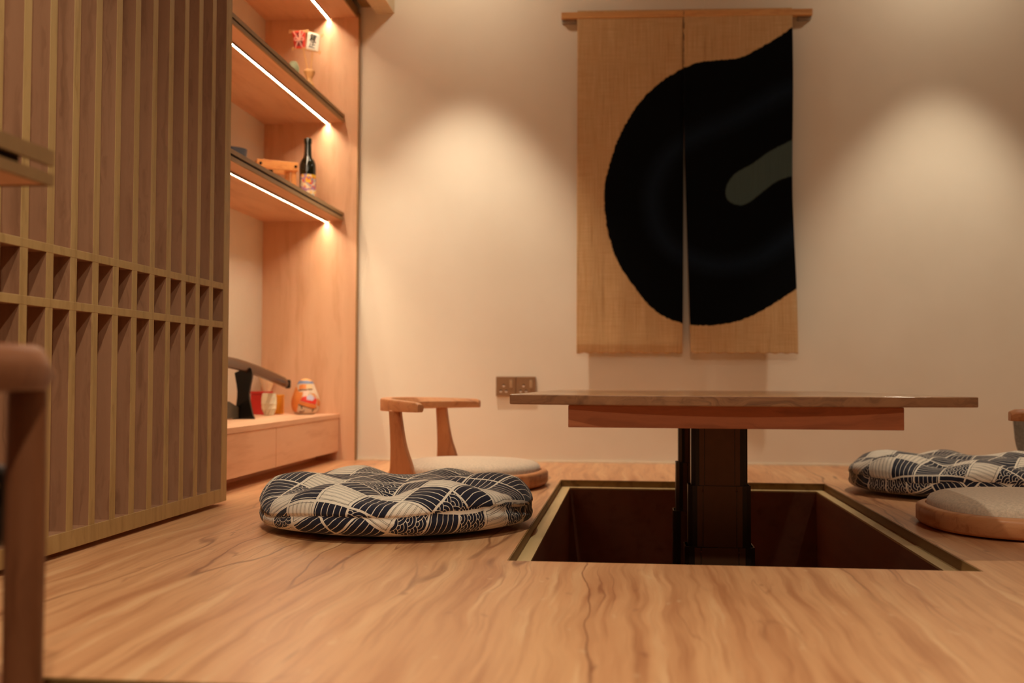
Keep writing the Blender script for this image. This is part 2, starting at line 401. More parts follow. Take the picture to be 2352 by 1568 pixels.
GREY = [(0.794, 1.44), (0.687, 1.384), (0.59, 1.334), (0.518, 1.282), (0.446, 1.241), (0.41, 1.184), (0.415, 1.131), (0.461, 1.107), (0.507, 1.12), (0.559, 1.161), (0.62, 1.207), (0.687, 1.23), (0.793, 1.252)]
def seg_dist(P, poly, closed=True):
    A = np.array(poly); B = np.roll(A, -1, 0)
    if not closed: A, B = A[:-1], B[:-1]
    d = np.full(len(P), 1e9)
    for a, b in zip(A, B):
        ab = b - a; tt = np.clip(((P - a) @ ab) / (ab @ ab), 0, 1)
        d = np.minimum(d, np.linalg.norm(P - (a + tt[:, None] * ab), axis=1))
    return d
def inside(P, poly):
    r = np.zeros(len(P), bool); A = np.array(poly); B = np.roll(A, -1, 0)
    for a, b in zip(A, B):
        if a[1] == b[1]: continue
        c = ((a[1] > P[:, 1]) != (b[1] > P[:, 1])) & (P[:, 0] < (b[0] - a[0]) * (P[:, 1] - a[1]) / (b[1] - a[1]) + a[0])
        r ^= c
    return r
def noren_mat():
    m = M('linen_with_indigo_dye', 0.92, 0.1); c = m.split(m.coord())
    fray = m.noise(m.coord(), 60.0, 3); fray2 = m.noise(m.coord(), 260.0, 2)
    vs = m.noise(m.comb(c[0] * 220.0, c[1], c[2] * 5.0), 1.0, 3, 0.6)
    hs = m.noise(m.comb(c[0] * 8.0, c[1], c[2] * 230.0), 1.0, 3, 0.6)
    slub = m.noise(m.comb(c[0] * 60.0, c[1], c[2] * 2.2), 1.0, 3, 0.7)
    lin_ = m.mix(vs.step(0.3, 0.7), lin(208, 164, 112), lin(242, 208, 160))
    lin_ = m.mix(hs.step(0.35, 0.7) * 0.6, lin_, lin(200, 154, 102))
    lin_ = m.mix(slub.step(0.58, 0.74) * 0.55, lin_, lin(164, 120, 72))
    ink = (m.attr('ink') + (fray - 0.5) * 0.012 + (fray2 - 0.5) * 0.006).step(-0.002, 0.002)
    band = (m.attr('band') + (fray - 0.5) * 0.02).step(0.065, 0.0)
    grey = (m.attr('grey') + (fray - 0.5) * 0.006).step(-0.004, 0.003)
    hem = (c[0] * 1.0)
    blue = m.mix(band * 0.85, lin(9, 10, 13), lin(26, 36, 50))
    blue = m.mix(grey, blue, m.mix(vs, lin(70, 86, 84), lin(88, 104, 100)))
    m.color(m.mix(ink, lin_, blue)); m.bump(vs + hs, 0.3, 0.001)
    out = [n for n in m.nt.nodes if n.type == 'OUTPUT_MATERIAL'][0]
    tr = m.nt.nodes.new('ShaderNodeBsdfTranslucent'); mx = m.nt.nodes.new('ShaderNodeMixShader')
    m.nt.links.new(m.mix(ink, lin(190, 140, 84), (0, 0, 0)), tr.inputs[0]); mx.inputs[0].default_value = 0.22
    m.nt.links.new(m.b.outputs[0], mx.inputs[1]); m.nt.links.new(tr.outputs[0], mx.inputs[2]); m.nt.links.new(mx.outputs[0], out.inputs[0])
    return m.m
M_noren = noren_mat()
t = thing('noren', 'tan linen split curtain with a big black brush-stroke motif hanging on the wall', 'wall hanging', (0.23, NY, 1.94))
def flap(name, xl, xr, gap, curl, seed):
    """xl/xr: functions of z giving the side edges"""
    nx, nz = 96, 300; z0, z1 = 0.476, 1.962
    rs = np.random.RandomState(seed); ph = rs.rand(6) * 6.28
    U, W = np.meshgrid(np.linspace(0, 1, nx), np.linspace(0, 1, nz))
    Z = z1 + (z0 - z1) * W; X = xl(W) + (xr(W) - xl(W)) * U
    Z += 0.0022 * np.sin(U * 60 + ph[0]) * np.maximum(0, (W - .97) / .03) - 0.02 * (0 if 0 else (X + .23) * 0) + 0.018 * ((1 - W) ** 3) * (0) 
    Z += (X - .23) * -0.018 * (1 - W)
    Y = NY - gap(W, U) + 0.0025 * np.sin(U * 9 + ph[1] + W * 3) * W + 0.0015 * np.sin(U * 23 + ph[2]) * W + 0.0012 * np.sin(W * 40 + ph[3]) * np.maximum(0, W - .6) * 2
    if curl:
        k = np.clip((W - .975) / .025, 0, 1); Y += 0.006 * k
    P = np.stack([X.ravel(), Z.ravel()], 1)
    def sdf(poly): d = seg_dist(P, poly); return np.where(inside(P, poly), d, -d)
    sm = lambda q: [tuple(a) for a in catmull(q, 5)]
    ink = sdf(sm(OUT)); grey = sdf(sm(GREY)); band = seg_dist(P, sm(BAND), False)
    bm = bmesh.new(); vs = [bm.verts.new((x, y, z)) for x, y, z in zip(X.ravel(), Y.ravel(), Z.ravel())]
    for j in range(nz - 1):
        for i in range(nx - 1):
            a = j * nx + i; bm.faces.new((vs[a], vs[a + nx], vs[a + nx + 1], vs[a + 1]))
    o = link_mesh(name, bm, M_noren, t, smooth=180)
    for nme, arr in (('ink', ink), ('grey', grey), ('band', band)):
        at = o.data.attributes.new(nme, 'FLOAT', 'POINT'); at.data.foreach_set('value', arr.astype(np.float32))
    so = o.modifiers.new('s', 'SOLIDIFY'); so.thickness = 0.0012; so.offset = 0
    return o
slit = lambda W: np.clip((W - 0.30) / .7, 0, 1)
flap('cloth_flap', lambda W: -0.2275 + 0 * W, lambda W: 0.2308 - 0.004 * slit(W), lambda W, U: 0.004 + 0.004 * W * (1 - U) , True, 3)
flap('cloth_flap', lambda W: 0.2316 + 0.028 * slit(W) ** 1.2, lambda W: 0.689 + 0.003 * np.sin(W * 9) + 0.014 * np.clip((W - .55) / .45, 0, 1), lambda W, U: 0.006 + 0.034 * W ** 1.5, False, 5)
bm = bmesh.new()
tube([(0.2312 + 0.0006 * math.sin(k * 2.1), NY - .006 - .0015 * math.sin(k), 1.957 - k * .0085) for k in range(29)], 0.0016, 6, bm)
link_mesh('stitching', bm, M_groove, t, 60)
M_rod = wood('pale_hinoki_rod', lin(206, 150, 92), lin(176, 116, 64), lin(220, 166, 108), 0, 3.0, 0.5)
bm = bmesh.new()
z_l, z_r = 1.949, 1.931
sweep([[(x, NY + dy, zc + dz) for dy, dz in ((-.016, -.014), (.012, -.014), (.012, .014), (-.016, .014))] for x, zc in ((-0.298, 1.9505), (0.775, 1.9335))], bm)
bmesh.ops.translate(bm, verts=bm.verts, vec=(0, 0.008, 0))
link_mesh('rod', bm, M_rod, t, bevel=0.002)
M_brk = plain('clear_grey_bracket', lin(150, 140, 130), .3)
link_mesh('rod_bracket', boxes((-.296, -.235, NY + .006, YW - .0005, 1.924, 1.936)), M_brk, t, bevel=.001)
link_mesh('rod_bracket', boxes((.715, .772, NY + .006, YW - .0005, 1.908, 1.920)), M_brk, t, bevel=.001)

# ------------------------------------------------------------------ wall socket
M_plate = plain('champagne_metal_plate', lin(160, 124, 92), 0.42, 0.5, 0.55)
M_sw = plain('switch_rocker', lin(190, 158, 124), 0.4, 0.5, 0.4)
M_hole = plain('socket_hole', lin(30, 24, 16), 0.9)
M_shut = plain('pale_socket_shutter', lin(236, 214, 196), 0.4)
t = thing('wall_socket', 'brown metal twin three-pin wall socket left of the table edge', 'socket', (-0.494, YW, 0.33))
for k in range(2):
    dx = 0.0874 * k
    p = link_mesh('faceplate', boxes((-.5812 + dx, -.4945 + dx, YW - .013, YW - .0005, .2872, .3735)), M_plate, t, bevel=.0022)
    link_mesh('switch', boxes((-.521 + dx, -.508 + dx, YW - .0165, YW - .012, .324, .358)), M_sw, p, bevel=.0015)
    for hx, hz in ((-.5475, .333), (-.5600, .3085), (-.5362, .3085)):
        link_mesh('pin_hole', boxes((hx - .0042 + dx, hx + .0042 + dx, YW - .0134, YW - .012, hz - .001, hz + .0065)), M_hole, p)
        link_mesh('pin_shutter', lathe([(0, 0), (.0052, 0), (.0052, .0016), (0, .0018)], (0, 0, 0), 20), M_shut, p, 40,
                  pre=Matrix.Translation((hx + dx, YW - .0125, hz - .0016)) @ Matrix.Rotation(PI / 2, 4, 'X') @ Matrix.Scale(.62, 4, (0, 1, 0)))

# ------------------------------------------------------------------ table
TX0, TX1, TY0, TY1, TZ = -0.2457, 0.6845, 2.235, 3.965, 0.3405
t = thing('lift_table', 'low wooden table on dark lifting columns over the sunken recess', 'table', (0.22, 3.1, -FT + .012))
bm = bmesh.new(); N = 40
def edge_y(s): return TY0 - 0.032 * (1 - (2 * s - 1) ** 2)
secs = []
per = [(TX0 + (TX1 - TX0) * i / N, edge_y(i / N)) for i in range(N + 1)] + [(TX1, TY1)] + [(TX0 + (TX1 - TX0) * i / N, TY1 + .02 * (1 - (2 * i / N - 1) ** 2)) for i in range(N, -1, -1)][1:-1] + [(TX0, TY1)]
def bend(x, y): return -0.002 + 0.0 * x
secs = [[(x, y, TZ - 0.0205 - 0.0012 * max(0, 1 - ((x - .22) / .47) ** 2)) for x, y in per], [(x, y, TZ - .0006 * max(0, 1 - ((x - .22) / .47) ** 2)) for x, y in per]]
sweep(secs, bm)
M_tedge = wood('dark_walnut_end_grain', lin(124, 82, 54), lin(70, 42, 26), lin(148, 104, 70), 0, 1.6, 0.5, veins=0.5, stretch=0.25, warp=0.5)
o = link_mesh('tabletop', bm, [M_table, M_tedge], t, bevel=0.002)
for p in o.data.polygons:
    if abs(p.normal.z) < .5: p.material_index = 1
AX0, AX1, AY0, AY1 = -.1248, .5425, 2.235, 3.93
bm = boxes((AX0, AX1, AY0, AY0 + .02, .2735, TZ - .0217), (AX0, AX1, AY1 - .02, AY1, .2735, TZ - .0217), (AX0, AX0 + .02, AY0 + .02, AY1 - .02, .2735, TZ - .0217), (AX1 - .02, AX1, AY0 + .02, AY1 - .02, .2735, TZ - .0217),
           (AX0 + .02, AX1 - .02, AY0 + .02, AY1 - .02, .30, .312))
link_mesh('apron', bm, M_apron, t, bevel=0.0015)
for o_ in t.children:      # the top dips 12 mm towards the far end
    for v in o_.data.vertices: v.co.z -= .0125 * (v.co.y + 3.1 - 2.235) / 1.73
def column(cx, cy):
    hx = [(.068, 0, 0), (.0755, 0, 0), (.0845, 0, 0)]
    z_top = [.295, .112, -.037]; z_bot = [-.05, -.10, -FT + .012]
    root = None
    for i, (h, a, b) in enumerate(hx):
        hy = h * 0.52
        bm = bmesh.new(); th = .003
        # open rectangular sleeve with chamfered corners
        def ring(hh, yy_): 
            c = .010
            return [(cx - hh + c, cy - yy_), (cx + hh - c, cy - yy_), (cx + hh, cy - yy_ + c), (cx + hh, cy + yy_ - c), (cx + hh - c, cy + yy_), (cx - hh + c, cy + yy_), (cx - hh, cy + yy_ - c), (cx - hh, cy - yy_ + c)]
        zt, zb = z_top[i], z_bot[i]
        o_, i_ = ring(h, hy), ring(h - th, hy - th)
        sweep([[(x, y, zb) for x, y in o_], [(x, y, zt) for x, y in o_], [(x, y, zt) for x, y in i_], [(x, y, zb) for x, y in i_]], bm, closed=True)
        par = t if root is None else root
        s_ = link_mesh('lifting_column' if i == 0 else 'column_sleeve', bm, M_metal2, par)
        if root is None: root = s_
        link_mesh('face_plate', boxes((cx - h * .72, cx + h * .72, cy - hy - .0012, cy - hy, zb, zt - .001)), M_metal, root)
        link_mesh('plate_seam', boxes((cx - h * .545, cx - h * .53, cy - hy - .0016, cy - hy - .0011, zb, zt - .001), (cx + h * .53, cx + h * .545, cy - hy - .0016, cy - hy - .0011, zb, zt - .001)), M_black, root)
        if i:
            for sx in (-1, 1):
                link_mesh('rivet', lathe([(0, .0016), (.0022, .0012), (.003, 0)], (0, 0, 0), 14), M_metal, root, 60,
                          pre=Matrix.Translation((cx + sx * h * .54, cy - hy - .0012, zt - .012)) @ Matrix.Rotation(PI / 2, 4, 'X'))
column(.2195, 2.745)
column(.2195, 3.455)
# small catch on the recess wall
t = thing('wall_bracket', 'tiny dark bracket on the left wall inside the recess', 'bracket', (PX0 + LW, 2.42, -.12))
link_mesh('plate', boxes((PX0 + LW, PX0 + LW + .034, 2.40, 2.445, -.122, -.118), (PX0 + LW, PX0 + LW + .003, 2.40, 2.445, -.17, -.118)), M_metal, t, bevel=.001)
link_mesh('screw', lathe([(0, .003), (.003, .002), (.004, 0)], (PX0 + LW + .02, 2.42, -.118), 12), M_metal, t)

# ------------------------------------------------------------------ patterned cushions
def pattern_mat():
    m = M('navy_patchwork_cotton', 0.75, 0.25)
    uv = m.split(m.coord('UV'))
    wob = m.noise(m.coord('UV'), 14.0, 2) - 0.5
    a = math.radians(38); u = (uv[0] * math.cos(a) - uv[1] * math.sin(a)) * (1 / .088) + wob * .10
    v = (uv[0] * math.sin(a) + uv[1] * math.cos(a)) * (1 / .078) + wob * .10
    iu, iv = u.floor(), v.floor(); fu, fv = u - iu, v - iv
    r = m.white(m.comb(iu + .5, iv + .5, 3.0)); r2 = m.white(m.comb(iu + .5, iv + .5, 9.0))
    chk = ((iu + iv).mod(2.0)).lt(.5)
    dirn = r2.gt(.5)
    s = sel(dirn, fu, fv); s_o = sel(dirn, fv, fu)
    wob2 = m.noise(m.coord('UV'), 30.0, 2) - .5
    nav_st = ((s * 5.6 + wob2 * .35).frac() - .5).abs().lt(.06)
    cr = (s * 6.5 + wob2 * .3).frac() - .5
    cr_l = (cr.abs() - .11).abs().lt(.035)
    # overlapping wave scales
    qx, qy = fu * 3.4 + iu * 1.7, fv * 3.0 + iv * 2.3
    j0 = ((qy - 1.0) * 2.0).ceil(); d = None; rest = None
    for k in range(3):
        j = j0 + float(k); yj = j * .5; off = j.mod(2.0)
        dx = (qx - off + 1.0).mod(2.0) - 1.0; dy = qy - yj
        dd = (dx * dx + dy * dy).sqrt(); ins = dd.lt(1.0)
        if d is None: d = ins * dd; rest = 1.0 - ins
        else: d = d + rest * ins * dd; rest = rest * (1.0 - ins)
    ring = ((d * 2.999).frac()).gt(.83)
    is_cream = chk * r.gt(.52)
    is_scale = (1.0 - is_cream) * (r2.frac()).gt(.0) * m.white(m.comb(iu + .5, iv + .5, 21.0)).lt(.36)
    edge = (fu.min(1.0 - fu)).min(fv.min(1.0 - fv)).lt(.032)
    edge_in = ((fu.min(1.0 - fu)).min(fv.min(1.0 - fv)) - .065).abs().lt(.008)
    NAVY, CRM, GRY = lin(27, 28, 46), lin(232, 220, 202), lin(96, 90, 84)
    c_n = m.mix(sel(is_scale, ring, nav_st), NAVY, CRM)
    c_c = m.mix(cr_l.max(edge_in), CRM, GRY)
    col = m.mix(is_cream, c_n, c_c)
    col = m.mix(edge, col, CRM)
    m.color(col)
    m.bump(m.noise(m.coord('UV'), 55.0, 3, .6) + m.noise(m.coord('UV'), 600.0, 1) * .12, .35, .004)
    m.set(Sheen_Weight=.15)
    return m.m
M_pat = pattern_mat()
M_button = plain('navy_button', lin(24, 24, 36), .6)
def cushion(name, label, c, R, rotz, seed, hh=.063):
    rs = np.random.RandomState(seed); NA, NT = 360, 200
    ph = np.linspace(0, 2 * PI, NA, endpoint=False)
    ts = np.linspace(0, PI, NT)
    rr = R * np.where(ts <= PI / 2, np.sin(ts) ** .62, np.sin(ts) ** .62); zz = hh * np.sign(np.cos(ts)) * np.abs(np.cos(ts)) ** np.where(ts <= PI / 2, .62, .46)
    arc = np.concatenate([[0], np.cumsum(np.hypot(np.diff(rr), np.diff(zz)))]); half = arc[np.argmin(np.abs(ts - PI / 2))]
    tufts = [(0, 0, .040, .050)] + [(.55 * R * math.cos(a), .55 * R * math.sin(a), .034, .034) for a in [2 * PI * k / 6 + .35 for k in range(6)]]
    lob = rs.rand(4) * 6.28
    wv = [(rs.randint(24, 70), rs.rand() * 6.28, rs.rand()) for _ in range(9)]
    bm = bmesh.new(); rings = []; uvs = {}
    for ti in range(NT):
        t_ = ts[ti]; top = t_ <= PI / 2
        ring = []
        for pi_ in range(NA):
            a = ph[pi_]
            Rr = rr[ti] * (1 + .012 * math.sin(3 * a + lob[0]) + .008 * math.sin(5 * a + lob[1]))
            x, y = Rr * math.cos(a), Rr * math.sin(a); z = zz[ti]
            rho = Rr / R
            if top:
                for tx, ty, A, sg in tufts:
                    dd = math.hypot(x - tx, y - ty); z -= A * math.exp(-dd / sg)
                # puffs between tufts, soft valleys running from each tuft to the rim
                z += .013 * math.cos(6 * (a - .35 - PI / 6)) * max(0, min(1, (rho - .35) / .35)) * max(0, min(1, (1.02 - rho) / .12))
                z += .006 * math.sin(2 * a + lob[2])* rho
            else:
                z -= .0
            g = math.exp(-((t_ - PI / 2) / .10) ** 2)          # gathers next to the seam
            wr = sum(w_ * math.sin(n_ * a + p_) for n_, p_, w_ in wv) / 9
            k = 1 + wr * .010 * math.exp(-((t_ - PI / 2) / .35) ** 2) - .010 * math.exp(-((t_ - PI / 2) / .022) ** 2)
            zs = -.005 + .008 * math.sin(2 * a + lob[3]) + .004 * math.sin(5 * a)      # wandering seam height
            z += zs * math.exp(-((t_ - PI / 2) / .5) ** 2)
            z = max(z, -hh + .0005)
            v = bm.verts.new((x * k, y * k, z + hh)); ring.append(v)
            if ti in (0, NT - 1): break
        rings.append(ring)
    uvl = bm.loops.layers.uv.new('UVMap')
    def uvof(ti, a, toph):
        if toph: q = arc[ti]; return (q * math.cos(a) + .013, q * math.sin(a) + .02)
        q = arc[-1] - arc[ti]; b = a + .5; return (q * math.cos(b) + 1.3, q * math.sin(b) + .7)
    mid = int(np.argmin(np.abs(ts - PI / 2)))
    for ti in range(NT - 1):
        A, B = rings[ti], rings[ti + 1]; toph = ti < mid
        for k in range(NA):
            k2 = (k + 1) % NA; a1, a2 = ph[k], ph[k] + 2 * PI / NA
            if len(A) == 1: f = bm.faces.new((A[0], B[k], B[k2])); L = [(ti, a1), (ti + 1, a1), (ti + 1, a2)]
            elif len(B) == 1: f = bm.faces.new((A[k], B[0], A[k2])); L = [(ti, a1), (ti + 1, a1), (ti, a2)]
            else: f = bm.faces.new((A[k], B[k], B[k2], A[k2])); L = [(ti, a1), (ti + 1, a1), (ti + 1, a2), (ti, a2)]
            for lp, (q, aa) in zip(f.loops, L): lp[uvl].uv = uvof(q, aa, toph)
    t = thing(name, label, 'cushion', (0, 0, 0))
    me = bpy.data.meshes.new('cover'); bm.normal_update(); bm.to_mesh(me); bm.free(); me.materials.append(M_pat)
    me.polygons.foreach_set('use_smooth', [True] * len(me.polygons))
    o = bpy.data.objects.new('cover', me); C.objects.link(o); o.parent = t
    # button tufts
    for tx, ty, A, sg in tufts:
        zt = 2 * hh - sum(A2 * math.exp(-math.hypot(tx - x2, ty - y2) / s2) for x2, y2, A2, s2 in tufts)
        if math.hypot(tx, ty) > .01: zt -= .012
        bmb = bmesh.new()
        lathe([(0, .004), (.004, .0035), (.0065, .0), (.004, -.003), (0, -.004)], (tx, ty, zt), 12, bmb)
        link_mesh('tuft_button', bmb, M_button, t, 60)
    t.location = c; t.rotation_euler = (0, 0, rotz)
    return t
cushion('floor_cushion', 'round navy and cream patchwork floor cushion in front of the left legless chair', (-.588, 2.735, 0), .345, .3, 11)
cushion('floor_cushion', 'round navy and cream patchwork floor cushion behind the right seat, near the far wall', (1.085, 3.725, 0), .352, 1.7, 23)

# ------------------------------------------------------------------ legless chairs (zaisu)
def sup(a, r, n=2.45):
    c_, s_ = math.cos(a), math.sin(a)
    return (math.copysign(abs(c_) ** (2 / n), c_) * r, math.copysign(abs(s_) ** (2 / n), s_) * r)
def disc(prof, n=96, N=2.45):
    bm = bmesh.new(); rings = []
    for r, z in prof:
        rings.append([bm.verts.new((*sup(2 * PI * k / n, r, N), z)) for k in range(n)] if r > 0 else [bm.verts.new((0, 0, z))])
    for A, B in zip(rings, rings[1:]):
        for k in range(n):
            k2 = (k + 1) % n
            if len(A) == 1: bm.faces.new((A[0], B[k], B[k2]))
            elif len(B) == 1: bm.faces.new((A[k], A[k2], B[0]))
            else: bm.faces.new((A[k], A[k2], B[k2], B[k]))
    return bm
def zaisu(label, c, rotz, SR=.268, RR=.282, a0=-81, a1=80):
    """chair faces +X locally; the rail curves round the back"""
    t = thing('legless_chair', label, 'chair', (0, 0, 0), 'legless floor chairs round the table')
    b = .045
    link_mesh('seat_base', disc([(0, .002), (SR - .03, .002), (SR - .006, .006), (SR, .014), (SR, .044), (SR - .003, .050), (SR - .010, .0535), (SR - .022, .054), (SR - .024, .050), (0, .050)]), M_chair, t, 50)
    link_mesh('seat_cushion', disc([(0, .089), (.10, .0885), (SR - .08, .086), (SR - .05, .081), (SR - .034, .073), (SR - .027, .063), (SR - .026, .0505), (0, .0505)]), M_linen, t, 60)
    # back rail: arc with varying section, arms flattening towards the ends
    secs = []; n = 64
    for i in range(n + 1):
        f = i / n; a = math.radians(180 + a0 + (a1 - a0) * f); e = abs(2 * f - 1)
        rr = RR * (1 + .10 * max(0, e - .75) / .25)
        cx, cy = rr * math.cos(a) - .01, rr * math.sin(a)
        nx, ny = math.cos(a), math.sin(a)
        zt = .300 - .010 * e ** 2; zb = .2555 + .003 * e
        if e > .97: zt -= .006 * (e - .97) / .03; 
        wi = .026 + .018 * math.sin(PI * min(1, e * 1.05)) ; wo = .014
        sh = .012 * (1 - e)
        pr = [(wo, zb), (wo, zt - .006), (wo - .004, zt), (-wi * .55, zt - .001), (-wi, zt - .010 - sh), (-wi * .8, zb + .004), (-wi * .6, zb)]
        secs.append([(cx + nx * d, cy + ny * d, z) for d, z in pr])
    link_mesh('back_rail', sweep(secs), M_chair, t, 40, bevel=.0015)
    for sg in (-1, 1):
        a = math.radians(180 + sg * 54); px, py = (RR - .004) * math.cos(a) - .004, (RR - .004) * math.sin(a)
        prof = [(.050, -.030, .070), (.07, -.0275, .062), (.10, -.0245, .044), (.14, -.022, .032), (.19, -.021, .024), (.24, -.021, .019), (.262, -.0215, .018)]
        prof = [(.047, -.031, .066), (.07, -.0275, .053)] + prof[2:]
        secs = []
        for z, xa, xb in catmull(prof, 5):
            lean = (z - .05) * -.06; oy = -sg * .0 + py * .02
            secs.append([(px + xa + lean - .0, py - .013 + (0), z), (px + xb + lean, py - .013, z), (px + xb + lean, py + .013, z), (px + xa + lean, py + .013, z)])
        link_mesh('post', sweep(secs), M_chairv, t, 40, bevel=.004, seg=3)
    t.location = c; t.rotation_euler = (0, 0, rotz)
    return t
def dup_tree(root, loc, rz, label):
    r = root.copy(); C.objects.link(r); r.location = loc; r.rotation_euler = (0, 0, rz); r['label'] = label
    for ch in root.children:
        c_ = ch.copy(); C.objects.link(c_); c_.parent = r
    return r
z0 = zaisu('legless wooden floor chair with curved backrest left of the table', (-.552, 3.735, 0), math.radians(-10))
dup_tree(z0, (1.008, 2.872, 0), math.radians(183), 'legless wooden floor chair right of the table, nearest, only its padded seat showing')
dup_tree(z0, (1.98, 4.36, 0), math.radians(200), 'legless wooden floor chair by the far wall at the right edge, arm tip showing')

# grey cloth hanging under the far chair's arm
M_grey = fabric('grey_cotton', lin(150, 146, 138), amt=.4)
bm = bmesh.new(); nx, nz = 40, 40; vs = []
for j in range(nz):
    f = j / (nz - 1)
    for i in range(nx):
        g = i / (nx - 1)
        x = 1.398 + .045 * f ** .8 + (.20 - .05 * f) * g; z = .253 - .23 * f
        y = 4.19 + .014 * math.sin(g * 14 + f * 3) * (.3 + f) + .010 * math.sin(g * 31 + f * 7) * f + .02 * math.sin(f * 3)
        vs.append(bm.verts.new((x, y, z)))
for j in range(nz - 1):
    for i in range(nx - 1): bm.faces.new((vs[j * nx + i], vs[j * nx + i + 1], vs[(j + 1) * nx + i + 1], vs[(j + 1) * nx + i]))
o = link_mesh('draped_jacket', bm, M_grey, None, 180)
so = o.modifiers.new('s', 'SOLIDIFY'); so.thickness = .006
tag(o, 'crumpled grey cloth hanging below the chair arm at the right edge', 'cloth')

# ------------------------------------------------------------------ dining chair in the left foreground
t = thing('dining_chair', 'blurred dark wooden armchair cut off at the left foreground edge', 'chair', (-.86, .95, -FT))
secs = []
for i in range(41):
    a = math.radians(20 + (200 - 20) * i / 40) if False else math.radians(18 - 216 * i / 40)
    cx, cy = -.8395 + .225 * math.cos(a), 1.02 + .225 * math.sin(a)
    # rail wraps the back of the seat (towards the camera side) with its tip at the right
    e = i / 40; w2 = .020 + .006 * math.sin(PI * e)
    zt = .409 - (.02 if i == 0 else 0); zb = .362 + (.012 if i == 0 else 0)
    nx, ny = math.cos(a), math.sin(a)
    secs.append([(cx + nx * d, cy + ny * d, z) for d, z in ((w2, zb), (w2 + .003, (zb + zt) / 2), (w2 - .004, zt - .006), (w2 * .4, zt), (-w2 * .4, zt), (-w2, zt - .008), (-w2, zb))])
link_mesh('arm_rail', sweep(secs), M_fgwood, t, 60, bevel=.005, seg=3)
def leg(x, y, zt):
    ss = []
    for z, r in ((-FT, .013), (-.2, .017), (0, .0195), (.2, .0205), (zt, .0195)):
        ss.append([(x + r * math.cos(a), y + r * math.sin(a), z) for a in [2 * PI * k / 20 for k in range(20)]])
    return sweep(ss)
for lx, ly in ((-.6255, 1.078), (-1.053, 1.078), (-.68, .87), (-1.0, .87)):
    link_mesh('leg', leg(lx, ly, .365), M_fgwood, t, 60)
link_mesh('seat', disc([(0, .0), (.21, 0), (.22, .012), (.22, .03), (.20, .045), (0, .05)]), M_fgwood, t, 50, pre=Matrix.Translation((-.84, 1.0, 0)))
M_leather = plain('dark_leather', lin(48, 32, 24), .45)
link_mesh('back_pad', boxes((-1.04, -.650, 1.062, 1.096, .195, .285)), M_leather, t, bevel=.012, seg=4)
M_brass = plain('brass_stud', lin(190, 150, 90), .3, .5, 1.0)
link_mesh('stud', lathe([(0, .006), (.004, .005), (.006, 0)], (-.651, 1.060, .262), 14), M_brass, t, 60)

# ------------------------------------------------------------------ things on the display shelves
BT, S1, S2 = .205, 1.101, 1.541
# wine bottle
M_bottle = M('dark_green_glass', .08, .6); M_bottle.color(lin(12, 15, 6)); M_bottle.set(Coat_Weight=.2); M_bottle = M_bottle.m
def label_mat():
    m = M('printed_bottle_label', .6, .3); v = m.coord(); n1 = m.noise(v, 34.0, 1); n2 = m.noise(v, 47.0, 1, dist=.6); n3 = m.noise(v, 60.0, 0)
    c = m.mix(n1.gt(.52), lin(226, 208, 176), lin(168, 128, 160)); c = m.mix(n2.gt(.54), c, lin(238, 186, 50)); c = m.mix(n3.gt(.62), c, lin(214, 84, 50))
    m.color(m.mix(m.noise(v, 80.0, 0).gt(.66), c, lin(130, 150, 168))); return m.m
bx, by = -1.366, 4.50
t = thing('wine_bottle', 'dark green wine bottle with a colourful label on the lower display shelf', 'bottle', (bx, by, S1))
link_mesh('glass_body', lathe([(0, .004), (.030, 0), (.0345, .006), (.0345, .158), (.0335, .172), (.028, .188), (.019, .200), (.0155, .212), (.0140, .250), (.0140, .268)], (bx, by, S1), 48), M_bottle, t, 60)
link_mesh('neck_ring', lathe([(.0138, .262), (.0165, .263), (.0168, .281), (.0155, .284), (.010, .284), (0, .282)], (bx, by, S1), 40), M_bottle, t, 60)
bm = bmesh.new(); R_ = .0350; vs = [[bm.verts.new((bx + R_ * math.cos(a), by + R_ * math.sin(a), S1 + z)) for a in np.linspace(math.radians(-128), math.radians(15), 28)] for z in (.028, .126)]
for k in range(27): bm.faces.new((vs[0][k], vs[0][k + 1], vs[1][k + 1], vs[1][k]))
link_mesh('paper_label', bm, label_mat(), t, 180)
# wooden bottle rack
M_crate = wood('orange_crate_wood', lin(222, 150, 84), lin(196, 118, 58), lin(234, 166, 98), 0, 4.0, .5)
t = thing('wooden_rack', 'small orange wooden rack with black bolts beside the wine bottle', 'rack', (0, 0, 0))
for y0 in (0, .11):
    for z0, z1 in ((.014, .050), (.124, .160)):
        link_mesh('rail', boxes((0, .175, y0, y0 + .012, z0, z1)), M_crate, t, bevel=.002)
for y0 in (.012, .098):
    for x0 in (.004, .151): link_mesh('upright', boxes((x0, x0 + .020, y0, y0 + .012, 0, .158)), M_crate, t, bevel=.001)
for x0 in (.004, .151): link_mesh('side_rail', boxes((x0, x0 + .012, .024, .098, .128, .156)), M_crate, t, bevel=.001)
link_mesh('base_board', boxes((.024, .151, .012, .110, .018, .028)), M_crate, t)
for x0 in (.014, .163):
    for z0 in (.032, .142):
        link_mesh('bolt', lathe([(0, .004), (.005, .0035), (.006, 0)], (0, 0, 0), 16), M_black, t, 60,
                  pre=Matrix.Translation((x0, 0, z0)) @ Matrix.Rotation(PI / 2, 4, 'X'))
t.location = (-1.515, 4.29, S1); t.rotation_euler = (0, 0, math.radians(36))
t = thing('small_bottle', 'small dark glass bottle standing inside the wooden rack', 'bottle', (-1.49, 4.375, S1 + .028))
link_mesh('glass_body', lathe([(0, 0), (.021, .002), (.0215, .055), (.014, .072), (.0125, .10), (0, .101)], (-1.49, 4.375, S1 + .028), 28), M_bottle, t, 50)
